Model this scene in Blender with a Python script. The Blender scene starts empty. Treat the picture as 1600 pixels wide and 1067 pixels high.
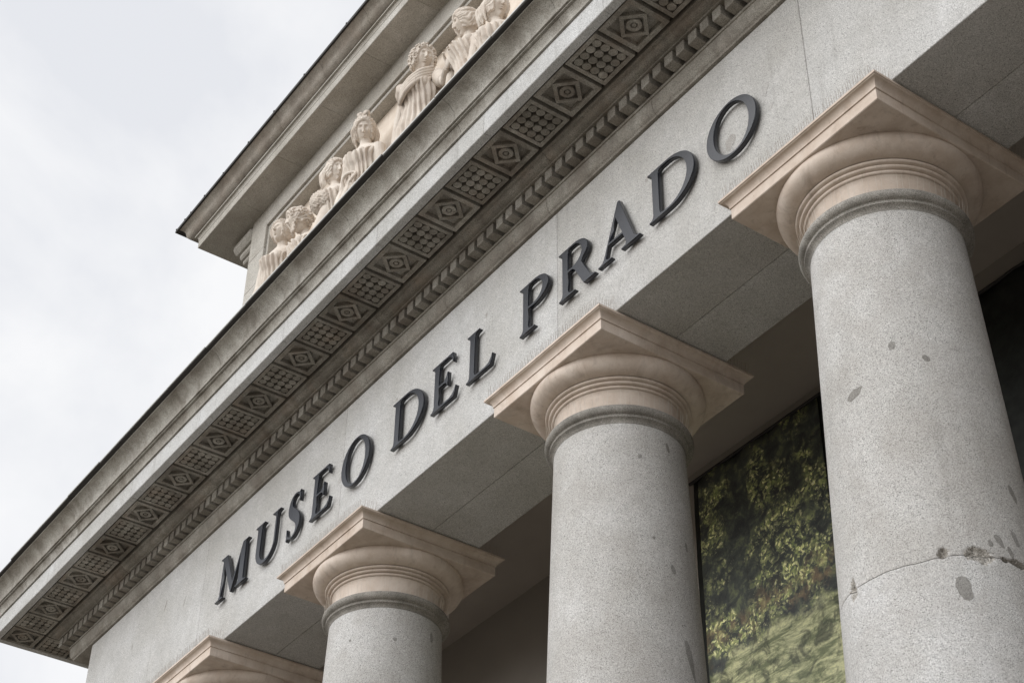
import bpy, bmesh, math, random
from mathutils import Vector, Matrix, noise
random.seed(11)
SC = bpy.context.scene
COL = SC.collection
PI = math.pi

# ------------------------------------------------------------------ camera
cam = bpy.data.cameras.new('camera')
cam.sensor_width = 36.0
cam.lens = 60.464
cam.clip_start = 0.1
cam.clip_end = 2000
camo = bpy.data.objects.new('camera', cam)
COL.objects.link(camo)
camo.matrix_world = Matrix(((0.57399473, 0.50107819, 0.64765014, 7.85879353),
                            (0.81877664, -0.36242185, -0.44525859, -8.74301108),
                            (0.0116132, 0.78585689, -0.61829935, -11.33452748),
                            (0, 0, 0, 1)))
SC.camera = camo

# ------------------------------------------------------------------ sky, sun, exposure
SUN_EL, SUN_AZ = math.radians(25), math.radians(180)     # azimuth of the place the light comes from, from +Y towards +X
w = bpy.data.worlds.new('World')
SC.world = w
w.use_nodes = True
nt = w.node_tree
nt.nodes.clear()
out = nt.nodes.new('ShaderNodeOutputWorld')
bg = nt.nodes.new('ShaderNodeBackground')
sky = nt.nodes.new('ShaderNodeTexSky')
sky.sky_type = 'NISHITA'
sky.sun_disc = False
sky.sun_elevation = SUN_EL
sky.sun_rotation = SUN_AZ
tc = nt.nodes.new('ShaderNodeTexCoord')
nz = nt.nodes.new('ShaderNodeTexNoise')
nz.inputs['Scale'].default_value = 4.2
nz.inputs['Detail'].default_value = 6
nz.inputs['Roughness'].default_value = 0.55
nz.inputs['Distortion'].default_value = 0.5
rp = nt.nodes.new('ShaderNodeValToRGB')
rp.color_ramp.elements[0].position = 0.38
rp.color_ramp.elements[0].color = (5.75, 5.84, 6.1, 1)
rp.color_ramp.elements[1].position = 0.58
rp.color_ramp.elements[1].color = (6.85, 6.85, 6.9, 1)
mx = nt.nodes.new('ShaderNodeMix')
mx.data_type = 'RGBA'
mx.inputs[0].default_value = 0.93
nt.links.new(tc.outputs['Generated'], nz.inputs['Vector'])
nt.links.new(nz.outputs['Fac'], rp.inputs['Fac'])
nt.links.new(sky.outputs['Color'], mx.inputs[6])
nt.links.new(rp.outputs['Color'], mx.inputs[7])
nt.links.new(mx.outputs[2], bg.inputs['Color'])
bg.inputs['Strength'].default_value = 0.075
nt.links.new(bg.outputs['Background'], out.inputs['Surface'])

sl = bpy.data.lights.new('sun', 'SUN')
sl.energy = 1.5
sl.angle = math.radians(80)
sl.color = (1.0, 0.992, 0.978)
so = bpy.data.objects.new('sun', sl)
COL.objects.link(so)
sd = Vector((math.sin(SUN_AZ) * math.cos(SUN_EL), math.cos(SUN_AZ) * math.cos(SUN_EL), math.sin(SUN_EL)))
so.rotation_euler = sd.to_track_quat('Z', 'Y').to_euler()

SC.view_settings.view_transform = 'Standard'
SC.view_settings.look = 'None'
SC.view_settings.exposure = 0.97
SC.view_settings.gamma = 1
SC.view_settings.use_curve_mapping = False

GROUND = -12.98

# ------------------------------------------------------------------ materials
def new_mat(name, rough=0.85):
    m = bpy.data.materials.new(name)
    m.use_nodes = True
    n = m.node_tree.nodes
    b = n['Principled BSDF']
    b.inputs['Roughness'].default_value = rough
    b.inputs['Specular IOR Level'].default_value = 0.25
    return m, m.node_tree, b

def N(t, kind, **kw):
    n = t.nodes.new(kind)
    for k, v in kw.items():
        n.inputs[k].default_value = v
    return n

def ramp(t, fac, stops):
    r = t.nodes.new('ShaderNodeValToRGB')
    el = r.color_ramp.elements
    while len(el) < len(stops):
        el.new(0.5)
    for e, (p, c) in zip(el, stops):
        e.position = p
        e.color = (c, c, c, 1) if isinstance(c, (int, float)) else (*c, 1)
    t.links.new(fac, r.inputs['Fac'])
    return r.outputs['Color']

def mix(t, a, b, fac, mode='MIX'):
    m = t.nodes.new('ShaderNodeMix')
    m.data_type = 'RGBA'
    m.blend_type = mode
    for v, i in ((a, 6), (b, 7)):
        if isinstance(v, tuple):
            m.inputs[i].default_value = (*v, 1)
        else:
            t.links.new(v, m.inputs[i])
    if isinstance(fac, (int, float)):
        m.inputs[0].default_value = fac
    else:
        t.links.new(fac, m.inputs[0])
    return m.outputs[2]

def pos(t):
    return t.nodes.new('ShaderNodeNewGeometry').outputs['Position']

def mapped(t, scale):
    mp = t.nodes.new('ShaderNodeMapping')
    mp.inputs['Scale'].default_value = scale
    t.links.new(pos(t), mp.inputs['Vector'])
    return mp.outputs['Vector']

def noise_out(t, vec, scale, detail=3, rough=0.55, dist=0.0):
    n = N(t, 'ShaderNodeTexNoise', Scale=scale, Detail=detail, Roughness=rough, Distortion=dist)
    t.links.new(vec, n.inputs['Vector'])
    return n.outputs['Fac']

def obj_var(t):
    return t.nodes.new('ShaderNodeObjectInfo').outputs['Random']

def granite(name, light, dark, grain=1.0, dirt=None, dirt_amt=0.0, streak=0.0, warm=None, tone=(0.90, 1.07), blotch=(0.84, 1.08)):
    """speckled granite: pale feldspar, grey quartz, black mica; optional dirt with its own blotchy shape"""
    m, t, b = new_mat(name, 0.88)
    p = pos(t)
    g1 = noise_out(t, p, 140 * grain, 2, 0.7)
    v = N(t, 'ShaderNodeTexVoronoi', Scale=185 * grain)
    t.links.new(p, v.inputs['Vector'])
    col = mix(t, dark, light, ramp(t, g1, [(0.34, 0.0), (0.50, 0.72), (0.62, 1.0)]))
    sp = N(t, 'ShaderNodeSeparateColor')
    t.links.new(v.outputs['Color'], sp.inputs['Color'])
    mica = ramp(t, sp.outputs[0], [(0.76, 0.0), (0.93, 0.9)])
    col = mix(t, col, tuple(c * 0.4 for c in dark), mica)
    quartz = ramp(t, sp.outputs[1], [(0.66, 0.0), (0.95, 0.75)])
    col = mix(t, col, tuple(min(0.8, c * 1.45) for c in light), quartz)
    big = noise_out(t, p, 0.9, 4, 0.6)
    col = mix(t, col, mix(t, (blotch[0], blotch[0] * 0.985, blotch[0] * 0.95), (blotch[1],) * 3, ramp(t, big, [(0.3, 0.0), (0.7, 1.0)])), 1.0, 'MULTIPLY')
    col = mix(t, col, mix(t, (tone[0], tone[0] * 0.985, tone[0] * 0.96), (tone[1],) * 3, obj_var(t)), 1.0, 'MULTIPLY')
    if warm:
        wn = noise_out(t, p, 2.3, 4, 0.6, 0.6)
        col = mix(t, col, warm, ramp(t, wn, [(0.48, 0.0), (0.75, 0.55)]))
    if dirt:
        dn = noise_out(t, p, 3.1, 6, 0.68, 0.4)
        col = mix(t, col, dirt, mix(t, (0, 0, 0), (dirt_amt,) * 3, ramp(t, dn, [(0.38, 0.0), (0.66, 1.0)])))
    if streak:
        sv = mapped(t, (7.0, 7.0, 0.55))
        sn = noise_out(t, sv, 1.0, 5, 0.7)
        col = mix(t, col, (0.10, 0.09, 0.075), mix(t, (0, 0, 0), (streak,) * 3, ramp(t, sn, [(0.56, 0.0), (0.78, 1.0)])))
    t.links.new(col, b.inputs['Base Color'])
    bp = N(t, 'ShaderNodeBump', Strength=0.35, Distance=0.006)
    t.links.new(g1, bp.inputs['Height'])
    t.links.new(bp.outputs['Normal'], b.inputs['Normal'])
    return m

def limestone(name, base, warm, speck=0.5, stain=(0.16, 0.12, 0.09), stain_amt=0.5, bump=0.2):
    m, t, b = new_mat(name, 0.8)
    p = pos(t)
    a = noise_out(t, p, 4.2, 6, 0.62, 0.5)
    col = mix(t, warm, base, ramp(t, a, [(0.32, 0.0), (0.62, 1.0)]))
    f = noise_out(t, p, 90, 3, 0.6)
    col = mix(t, col, mix(t, (0.86, 0.85, 0.83), (1.07, 1.07, 1.07), f), 1.0, 'MULTIPLY')
    v = noise_out(t, p, 24, 4, 0.8)
    col = mix(t, col, stain, mix(t, (0, 0, 0), (speck,) * 3, ramp(t, v, [(0.66, 0.0), (0.73, 1.0)])))
    s = noise_out(t, p, 2.0, 5, 0.65, 1.0)
    col = mix(t, col, stain, mix(t, (0, 0, 0), (stain_amt,) * 3, ramp(t, s, [(0.55, 0.0), (0.85, 1.0)])))
    rn = noise_out(t, mapped(t, (9.0, 9.0, 1.1)), 1.0, 5, 0.7, 0.3)
    col = mix(t, col, stain, mix(t, (0, 0, 0), (0.6 * stain_amt,) * 3, ramp(t, rn, [(0.56, 0.0), (0.74, 1.0)])))
    col = mix(t, col, mix(t, (0.90, 0.885, 0.87), (1.04, 1.04, 1.04), obj_var(t)), 1.0, 'MULTIPLY')
    t.links.new(col, b.inputs['Base Color'])
    bp = N(t, 'ShaderNodeBump', Strength=bump, Distance=0.01)
    t.links.new(v, bp.inputs['Height'])
    t.links.new(bp.outputs['Normal'], b.inputs['Normal'])
    return m

M = {}
M['frieze'] = granite('granite_frieze', (0.56, 0.563, 0.565), (0.355, 0.357, 0.358), 1.0, (0.27, 0.265, 0.255), 0.22, 0.26, None, (0.90, 1.05), (0.88, 1.07))
M['shaft'] = granite('granite_shaft', (0.56, 0.562, 0.565), (0.305, 0.306, 0.307), 1.0, (0.31, 0.285, 0.26), 0.32, 0.22, None, (0.94, 1.05), (0.82, 1.10))
M['beam'] = granite('granite_beam', (0.47, 0.45, 0.40), (0.25, 0.235, 0.205), 1.0, (0.17, 0.14, 0.11), 0.4)
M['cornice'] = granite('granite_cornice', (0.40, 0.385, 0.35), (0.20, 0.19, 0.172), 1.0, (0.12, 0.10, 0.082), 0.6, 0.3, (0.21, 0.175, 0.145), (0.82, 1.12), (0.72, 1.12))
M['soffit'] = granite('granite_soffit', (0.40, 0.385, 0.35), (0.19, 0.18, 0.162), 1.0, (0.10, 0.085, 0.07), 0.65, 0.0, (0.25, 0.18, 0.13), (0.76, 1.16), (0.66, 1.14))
M['corona'] = granite('granite_corona', (0.57, 0.58, 0.585), (0.36, 0.365, 0.37), 1.0, (0.25, 0.24, 0.22), 0.2, 0.35)
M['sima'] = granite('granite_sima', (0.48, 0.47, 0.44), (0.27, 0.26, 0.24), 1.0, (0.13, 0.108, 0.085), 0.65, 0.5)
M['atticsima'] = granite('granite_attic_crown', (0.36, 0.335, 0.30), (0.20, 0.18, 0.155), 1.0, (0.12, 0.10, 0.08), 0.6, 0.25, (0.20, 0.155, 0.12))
M['astragal'] = granite('granite_astragal', (0.36, 0.345, 0.32), (0.17, 0.16, 0.145), 1.2, (0.08, 0.075, 0.065), 0.55)
M['attic'] = granite('granite_attic', (0.52, 0.505, 0.475), (0.32, 0.305, 0.28), 1.0, (0.24, 0.215, 0.18), 0.35, 0.2)
M['patch'] = granite('granite_repair', (0.31, 0.305, 0.295), (0.20, 0.197, 0.19), 1.2, (0.16, 0.15, 0.14), 0.5)
M['chip'] = granite('granite_chip', (0.46, 0.445, 0.42), (0.25, 0.24, 0.225), 0.7, (0.12, 0.105, 0.09), 0.5)
M['lime'] = limestone('limestone_capital', (0.66, 0.58, 0.515), (0.55, 0.46, 0.39), 0.6, (0.20, 0.15, 0.115), 0.6)
M['relief'] = limestone('limestone_relief', (0.74, 0.665, 0.585), (0.64, 0.555, 0.47), 0.1, (0.30, 0.25, 0.20), 0.22, 0.1)
M['figure'] = limestone('limestone_figure', (0.74, 0.685, 0.625), (0.60, 0.53, 0.465), 0.3, (0.20, 0.165, 0.135), 0.55, 0.15)

def plain(name, c, rough=0.8, metal=0.0, var=0.15, scale=6.0):
    m, t, b = new_mat(name, rough)
    b.inputs['Metallic'].default_value = metal
    n = noise_out(t, pos(t), scale, 5, 0.6)
    t.links.new(mix(t, tuple(x * (1 - var) for x in c), tuple(x * (1 + var) for x in c), n), b.inputs['Base Color'])
    return m
M['letter'] = plain('painted_dark_metal', (0.011, 0.013, 0.019), 0.25, 0.0, 0.15)
M['letter'].node_tree.nodes['Principled BSDF'].inputs['Specular IOR Level'].default_value = 0.6
M['lead'] = plain('dark_lead', (0.045, 0.042, 0.04), 0.6, 0.2, 0.3)
M['leadedge'] = plain('pale_lead_lip', (0.50, 0.50, 0.49), 0.5, 0.2, 0.2)
M['plaster'] = plain('brown_plaster', (0.40, 0.36, 0.325), 0.9, 0, 0.14, 1.3)
M['wallpaint'] = plain('brown_wall', (0.34, 0.31, 0.28), 0.9, 0, 0.14, 1.1)
M['spike'] = plain('steel_spike', (0.30, 0.24, 0.19), 0.45, 0.6, 0.2)
M['spikepale'] = plain('pale_steel_spike', (0.66, 0.63, 0.57), 0.5, 0.1, 0.1)
M['paving'] = granite('granite_paving', (0.25, 0.225, 0.19), (0.14, 0.127, 0.11), 0.3)
M['roof'] = plain('grey_roof', (0.16, 0.155, 0.15), 0.85, 0, 0.2)

def painting_mat():
    """printed canvas: dark leafy mass with crisp pale leaf touches and a yellow-green bank low down (print, so it is colour only)"""
    m, t, b = new_mat('printed_landscape', 0.5)
    p = pos(t)
    def math_(op, x, y):
        q = t.nodes.new('ShaderNodeMath'); q.operation = op
        for i, v in enumerate((x, y)):
            if isinstance(v, (int, float)): q.inputs[i].default_value = v
            else: t.links.new(v, q.inputs[i])
        return q.outputs[0]
    clump = noise_out(t, p, 1.5, 3, 0.6, 0.4)
    mid = noise_out(t, p, 5.5, 4, 0.65, 0.5)
    leaf = N(t, 'ShaderNodeTexVoronoi', Scale=34.0, Randomness=1.0)
    wp = t.nodes.new('ShaderNodeMix'); wp.data_type = 'VECTOR'; wp.inputs[0].default_value = 0.10
    nn = N(t, 'ShaderNodeTexNoise', Scale=9.0, Detail=4)
    t.links.new(p, nn.inputs['Vector'])
    t.links.new(p, wp.inputs[4]); t.links.new(nn.outputs['Color'], wp.inputs[5])
    t.links.new(wp.outputs[1], leaf.inputs['Vector'])
    sp = N(t, 'ShaderNodeSeparateColor')
    t.links.new(leaf.outputs['Color'], sp.inputs['Color'])
    col = ramp(t, mid, [(0.36, (0.026, 0.029, 0.031)), (0.52, (0.048, 0.054, 0.050)), (0.66, (0.11, 0.125, 0.075))])
    lit = math_('MULTIPLY', ramp(t, clump, [(0.44, 0.0), (0.54, 1.0)]), ramp(t, mid, [(0.42, 0.0), (0.60, 1.0)]))
    leafcol = ramp(t, sp.outputs[1], [(0.0, (0.13, 0.16, 0.07)), (0.5, (0.29, 0.315, 0.14)), (0.82, (0.50, 0.50, 0.25)), (1.0, (0.80, 0.77, 0.45))])
    col = mix(t, col, leafcol, math_('MULTIPLY', lit, ramp(t, sp.outputs[0], [(0.30, 0.0), (0.55, 1.0)])))
    spark = ramp(t, noise_out(t, p, 17.0, 5, 0.75, 0.8), [(0.62, 0.0), (0.68, 1.0)])
    col = mix(t, col, (0.62, 0.64, 0.38), math_('MULTIPLY', spark, ramp(t, clump, [(0.40, 0.15), (0.6, 0.9)])))
    tex = noise_out(t, p, 45.0, 4, 0.75)
    col = mix(t, col, mix(t, (0.5, 0.5, 0.5), (1.5, 1.5, 1.5), tex), 1.0, 'MULTIPLY')
    # trunks and hanging branches
    tr = noise_out(t, mapped(t, (6.0, 6.0, 0.8)), 1.0, 3, 0.6, 0.4)
    col = mix(t, col, (0.028, 0.028, 0.026), ramp(t, tr, [(0.60, 0.0), (0.66, 0.7)]))
    # bank low down, its edge wavy and rising to the right
    sx = N(t, 'ShaderNodeSeparateXYZ')
    t.links.new(p, sx.inputs['Vector'])
    w1 = noise_out(t, p, 2.2, 5, 0.65)
    h = math_('ADD', sx.outputs['Z'], math_('MULTIPLY', w1, 0.9))
    h = math_('SUBTRACT', h, math_('MULTIPLY', math_('ADD', sx.outputs['X'], 5.9), 0.05))
    bank = ramp(t, math_('ADD', math_('MULTIPLY', h, 0.5), 1.27), [(0.50, 1.0), (0.56, 0.0)])
    bankcol = mix(t, (0.10, 0.113, 0.062), (0.36, 0.36, 0.22), ramp(t, noise_out(t, mapped(t, (1.6, 1.6, 6.0)), 1.3, 6, 0.72, 0.6), [(0.42, 0.0), (0.58, 1.0)]))
    bankcol = mix(t, bankcol, (0.03, 0.034, 0.024), math_('MULTIPLY', ramp(t, noise_out(t, p, 3.4, 5, 0.65, 0.7), [(0.50, 0.0), (0.60, 0.85)]), 0.9))
    bankcol = mix(t, bankcol, mix(t, (0.55, 0.55, 0.55), (1.4, 1.4, 1.4), tex), 1.0, 'MULTIPLY')
    col = mix(t, col, bankcol, bank)
    earth = ramp(t, math_('ADD', math_('MULTIPLY', h, 0.5), 1.05), [(0.36, 0.0), (0.46, 0.7), (0.62, 0.0)])
    col = mix(t, col, (0.17, 0.12, 0.075), math_('MULTIPLY', earth, ramp(t, noise_out(t, p, 6.0, 5, 0.7), [(0.45, 0.0), (0.58, 1.0)])))
    col = mix(t, col, (2.2, 2.2, 2.1), 1.0, 'MULTIPLY')
    t.links.new(col, b.inputs['Base Color'])
    b.inputs['Specular IOR Level'].default_value = 0.5
    return m
M['painting'] = painting_mat()
M['bannerdark'] = plain('dark_printed_canvas', (0.022, 0.024, 0.022), 0.55, 0, 0.95, 9.0)

# ------------------------------------------------------------------ helpers
def link(name, me, mat=None, parent=None, loc=None):
    o = bpy.data.objects.new(name, me)
    COL.objects.link(o)
    if mat and me is not None and not me.materials:
        me.materials.append(mat)
    if parent:
        o.parent = parent
    if loc:
        o.location = loc
    return o

def tag(o, label=None, cat=None, group=None, kind=None):
    if label: o['label'] = label
    if cat: o['category'] = cat
    if group: o['group'] = group
    if kind or (cat and not kind): o['kind'] = kind or 'thing'
    return o

def empty(name, loc, label, cat, group=None):
    o = link(name, None, loc=loc)
    o.empty_display_size = 0.3
    return tag(o, label, cat, group)

def mesh(name, verts, faces, smooth=False, sharp=None):
    me = bpy.data.meshes.new(name)
    me.from_pydata([tuple(v) for v in verts], [], faces)
    bm = bmesh.new(); bm.from_mesh(me)
    bmesh.ops.recalc_face_normals(bm, faces=bm.faces)
    bm.to_mesh(me); bm.free()
    if smooth:
        me.polygons.foreach_set('use_smooth', [True] * len(me.polygons))
        if sharp:
            me.set_sharp_from_angle(angle=math.radians(sharp))
    me.update()
    return me

def box(name, x0, x1, y0, y1, z0, z1, bev=0.0):
    bm = bmesh.new()
    bmesh.ops.create_cube(bm, size=1.0)
    for v in bm.verts:
        v.co = ((x0 + x1) / 2 + v.co.x * (x1 - x0), (y0 + y1) / 2 + v.co.y * (y1 - y0), (z0 + z1) / 2 + v.co.z * (z1 - z0))
    if bev:
        bmesh.ops.bevel(bm, geom=list(bm.edges), offset=bev, segments=1, affect='EDGES')
    me = bpy.data.meshes.new(name)
    bm.to_mesh(me); bm.free()
    return me

def wob(x, s=0.0, a=0.004):
    return a * noise.noise(Vector((x * 1.7, s, 3.1)))

def sweep(name, prof, path, smooth=40, sub=0.0):
    """prof: closed list of (outward, z). path: list of (base_x, base_y, nx, ny): a point of the profile sits at base + outward*(nx, ny)"""
    if sub:
        pp = [path[0]]
        for a, b in zip(path, path[1:]):
            n = max(1, int(math.hypot(b[0] - a[0], b[1] - a[1]) / sub))
            for i in range(1, n + 1):
                f = i / n
                pp.append(tuple(a[k] + (b[k] - a[k]) * f for k in range(4)))
        path = pp
    V, F = [], []
    m = len(prof)
    for (bx, by, nx, ny) in path:
        for (o, z) in prof:
            j = wob(bx + by, z * 3) if sub else 0
            V.append((bx + o * nx, by + o * ny, z + j))
    for i in range(len(path) - 1):
        for k in range(m):
            a, b = i * m + k, i * m + (k + 1) % m
            F.append((a, b, b + m, a + m))
    F.append(tuple(range(m)))
    F.append(tuple((len(path) - 1) * m + k for k in range(m)))
    return mesh(name, V, F, True, smooth)

def lathe(name, prof, seg=64, a0=0.0, sharp=35, jitter=None):
    V, F = [], []
    n = len(prof)
    for s in range(seg):
        a = a0 + 2 * PI * s / seg
        for i, (r, z) in enumerate(prof):
            dz = jitter(a, i) if jitter else 0
            V.append((r * math.cos(a), r * math.sin(a), z + dz))
    for s in range(seg):
        s2 = (s + 1) % seg
        for i in range(n - 1):
            F.append((s * n + i, s2 * n + i, s2 * n + i + 1, s * n + i + 1))
    return mesh(name, V, F, True, sharp)

def arc(cx, cz, rx, rz, a0, a1, n):
    return [(cx + rx * math.cos(math.radians(a0 + (a1 - a0) * i / n)), cz + rz * math.sin(math.radians(a0 + (a1 - a0) * i / n))) for i in range(n + 1)]

def join_meshes(name, parts):
    V, F = [], []
    for me in parts:
        o = len(V)
        V += [tuple(v.co) for v in me.vertices]
        F += [tuple(o + i for i in p.vertices) for p in me.polygons]
        bpy.data.meshes.remove(me)
    return mesh(name, V, F)

# ------------------------------------------------------------------ ground and sky surroundings
g = link('plaza_ground', mesh('plaza_ground', [(-700, -700, GROUND), (700, -700, GROUND), (700, 700, GROUND), (-700, 700, GROUND)], [(0, 1, 2, 3)]), M['paving'])
tag(g, kind='structure')
for k, (d, zt) in enumerate(((2.4, 0.16), (2.0, 0.32), (1.6, 0.48))):
    s = link('portico_step', box('portico_step', -18.2 - d, 5.4 + d, -0.6 - d, 3.6, GROUND + zt - 0.16 - (0.02 if k == 0 else 0), GROUND + zt, 0.012), M['paving'])
    tag(s, kind='structure')
FLOOR = GROUND + 0.48

# ------------------------------------------------------------------ entablature: beam blocks with the lettering face
XL, XR = -16.9, 4.6
JX = [XL, -12.67, -8.70, -3.98, 0.08, XR]
ent = empty('entablature', (XL, 0, 0), 'pale grey granite frieze wall carrying the dark metal lettering above the columns', 'frieze wall')
def child(name, me, mat, parent):
    o = link(name, me, mat, parent)
    o.matrix_parent_inverse = Matrix.Translation(-Vector(parent.location))
    return o
GAP = 0.005
for a, b in zip(JX, JX[1:]):
    child('frieze_block', box('frieze_block', a + GAP / 2, b - GAP / 2, 0.0, 0.797, 0.0, 2.132, 0.006), M['frieze'], ent)
for a, b in zip([-17.35, -12.67, -8.70, -3.98, 0.08], [-12.67, -8.70, -3.98, 0.08, 4.95]):
    child('inner_beam', box('inner_beam', a + 0.002, b - 0.002, 0.804, 1.50, 0.002, 2.12, 0.006), M['frieze'], ent)
# set-back return at the left end, with its two small crown fillets
child('return_block', box('return_block', -17.28, XL + 0.3, 0.40, 0.80, 0.0, 2.12, 0.006), M['frieze'], ent)
child('return_moulding', box('return_moulding', -17.36, XL - 0.01, 0.31, 0.398, 1.93, 2.05, 0.01), M['frieze'], ent)
child('return_moulding', box('return_moulding', -17.33, XL - 0.01, 0.335, 0.398, 1.66, 1.78, 0.01), M['frieze'], ent)

# ------------------------------------------------------------------ main cornice
XC = -17.55                      # where the cornice's own corner stands (outward 0)
XE = 5.3
YB = 3.2
cor = empty('main_cornice', (XC, 0, 2.135), 'heavy dark stone cornice with dentils and carved coffers under its soffit', 'cornice')
def front(a, b):
    return [(a, 0, 0, -1), (b, 0, 0, -1)]
def corner(b):
    return [(XC, YB, -1, 0), (XC, 0, -1, -1), (b, 0, 0, -1)]
def course(name, prof, joints, mat, smooth=40, gap=0.006, parent=cor, cpath=None, sub=0.35):
    cp = cpath or corner
    child(name, sweep(name, prof, cp(joints[0] - gap / 2), smooth, sub), mat, parent)
    for a, b in zip(joints, joints[1:]):
        child(name, sweep(name, prof, front(a + gap / 2, b - gap / 2), smooth, sub), mat, parent)
jb = [-16.2, -14.4, -12.3, -10.35, -8.1, -6.2, -4.05, -2.1, -0.05, 1.9, XE]
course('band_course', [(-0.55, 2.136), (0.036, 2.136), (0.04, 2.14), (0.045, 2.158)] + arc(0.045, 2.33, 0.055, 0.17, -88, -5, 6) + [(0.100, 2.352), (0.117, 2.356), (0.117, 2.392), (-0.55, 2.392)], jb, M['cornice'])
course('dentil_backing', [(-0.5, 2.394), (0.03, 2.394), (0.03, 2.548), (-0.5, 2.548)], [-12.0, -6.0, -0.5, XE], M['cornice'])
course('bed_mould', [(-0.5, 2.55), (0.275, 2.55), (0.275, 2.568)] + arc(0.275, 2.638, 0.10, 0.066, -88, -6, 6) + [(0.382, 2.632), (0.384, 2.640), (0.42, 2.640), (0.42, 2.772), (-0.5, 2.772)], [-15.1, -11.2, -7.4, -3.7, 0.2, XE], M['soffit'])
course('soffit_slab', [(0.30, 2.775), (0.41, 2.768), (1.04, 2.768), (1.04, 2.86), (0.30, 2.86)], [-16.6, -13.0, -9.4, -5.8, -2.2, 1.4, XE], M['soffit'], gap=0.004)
jf = [-16.1, -13.2, -10.98, -8.55, -6.18, -3.84, -1.6, 0.6, 2.8, XE]
course('corona', [(1.024, 2.655), (1.03, 2.65), (1.128, 2.65), (1.135, 2.658), (1.135, 2.968), (1.128, 2.973), (1.024, 2.973)], jf, M['corona'])
js = [-17.3, -15.2, -13.15, -11.86, -10.22, -8.4, -6.7, -4.3, -2.3, -0.2, 2.0, XE]
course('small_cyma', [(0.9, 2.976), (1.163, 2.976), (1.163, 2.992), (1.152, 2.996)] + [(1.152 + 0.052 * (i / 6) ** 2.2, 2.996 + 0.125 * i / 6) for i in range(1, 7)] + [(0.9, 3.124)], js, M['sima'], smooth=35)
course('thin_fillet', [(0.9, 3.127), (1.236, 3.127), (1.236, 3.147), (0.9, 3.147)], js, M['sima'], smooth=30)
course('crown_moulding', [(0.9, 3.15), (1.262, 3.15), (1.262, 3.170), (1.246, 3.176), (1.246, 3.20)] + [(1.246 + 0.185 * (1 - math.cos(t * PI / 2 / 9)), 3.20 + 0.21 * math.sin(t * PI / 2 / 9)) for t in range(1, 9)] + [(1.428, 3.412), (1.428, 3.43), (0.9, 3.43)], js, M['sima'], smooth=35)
# lead flashing: sheets lapped one over the next, the lips slightly kinked
fl = [-18.95] + [XC + 0.2 + 1.18 * i for i in range(0, 20)]
lead_prof = [(0.3, 3.432), (1.40, 3.432), (1.478, 3.430), (1.482, 3.436), (1.482, 3.462), (0.3, 3.475)]
child('lead_flashing', sweep('lead_flashing', lead_prof, corner(XC + 0.2), 20), M['lead'], cor)
for i in range(1, len(fl) - 1):
    a, b = fl[i], min(fl[i + 1], XE)
    k = 0.022 * random.random()
    prof = [(o + (k if o > 1.45 else 0), z + (0.003 if i % 2 else 0) + (k * 0.6 if o > 1.45 else 0)) for o, z in lead_prof]
    child('lead_flashing', sweep('lead_flashing', prof, front(a + 0.003, b - 0.003), 20, 0.2), M['lead'], cor)
    lip = [(1.484 + k, 3.452), (1.492 + k, 3.454), (1.494 + k, 3.474), (1.484 + k, 3.474)]
    child('flashing_lip', sweep('flashing_lip', lip, front(a + 0.01, b - 0.01), 20, 0.2), M['leadedge'], cor)
child('roof_slab', box('roof_slab', XC + 0.02, XE, -0.32, YB, 2.87, 3.428), M['roof'], cor)

# dentils
DP, DW = 0.199, 0.134
dme = box('dentil', -DW / 2, DW / 2, -0.2535, -0.032, 2.40, 2.546, 0.004)
dme.materials.append(M['cornice'])
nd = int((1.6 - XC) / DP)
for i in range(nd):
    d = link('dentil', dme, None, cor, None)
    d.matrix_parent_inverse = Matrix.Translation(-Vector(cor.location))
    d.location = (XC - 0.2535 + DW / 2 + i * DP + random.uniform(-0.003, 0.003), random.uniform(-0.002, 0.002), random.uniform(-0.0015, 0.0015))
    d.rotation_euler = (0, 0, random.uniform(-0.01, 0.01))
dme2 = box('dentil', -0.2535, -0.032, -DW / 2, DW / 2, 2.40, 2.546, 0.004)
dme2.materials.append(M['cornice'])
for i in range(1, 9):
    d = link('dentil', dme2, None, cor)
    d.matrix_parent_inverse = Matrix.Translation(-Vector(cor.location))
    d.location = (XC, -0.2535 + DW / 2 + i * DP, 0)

# coffer panels
PP, PS = 0.597, 0.545
def frame_me(name, s, wd, z0, z1):
    """square frame, outer half s, bar width wd"""
    V = []
    for z in (z0, z1):
        for h in (s, s - wd):
            V += [(-h, -h, z), (h, -h, z), (h, h, z), (-h, h, z)]
    F = []
    for i in range(4):
        j = (i + 1) % 4
        F += [(i, j, 4 + j, 4 + i), (8 + i, 8 + j, 12 + j, 12 + i), (i, j, 8 + j, 8 + i), (4 + i, 4 + j, 12 + j, 12 + i)]
    return mesh(name, V, F)
def disc_me(name, r, z0, z1, seg=14, bev=0.004):
    V, F = [], []
    rings = [(r, z1), (r, z0 + bev), (r - bev, z0)]
    for rr, z in rings:
        for s in range(seg):
            V.append((rr * math.cos(2 * PI * s / seg), rr * math.sin(2 * PI * s / seg), z))
    for k in range(2):
        for s in range(seg):
            F.append((k * seg + s, k * seg + (s + 1) % seg, (k + 1) * seg + (s + 1) % seg, (k + 1) * seg + s))
    F.append(tuple(2 * seg + s for s in range(seg)))
    return mesh(name, V, F)
PZ = 2.654
fr_b = frame_me('coffer_panel', PS / 2, 0.05, PZ, 2.767)
fr_d = frame_me('coffer_panel', PS / 2, 0.062, PZ, 2.767)
dia = frame_me('diamond_frame', 0.170, 0.052, PZ + 0.001, 2.74)
V = [(v.co.x * math.cos(PI / 4) - v.co.y * math.sin(PI / 4), v.co.x * math.sin(PI / 4) + v.co.y * math.cos(PI / 4), v.co.z) for v in dia.vertices]
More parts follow.
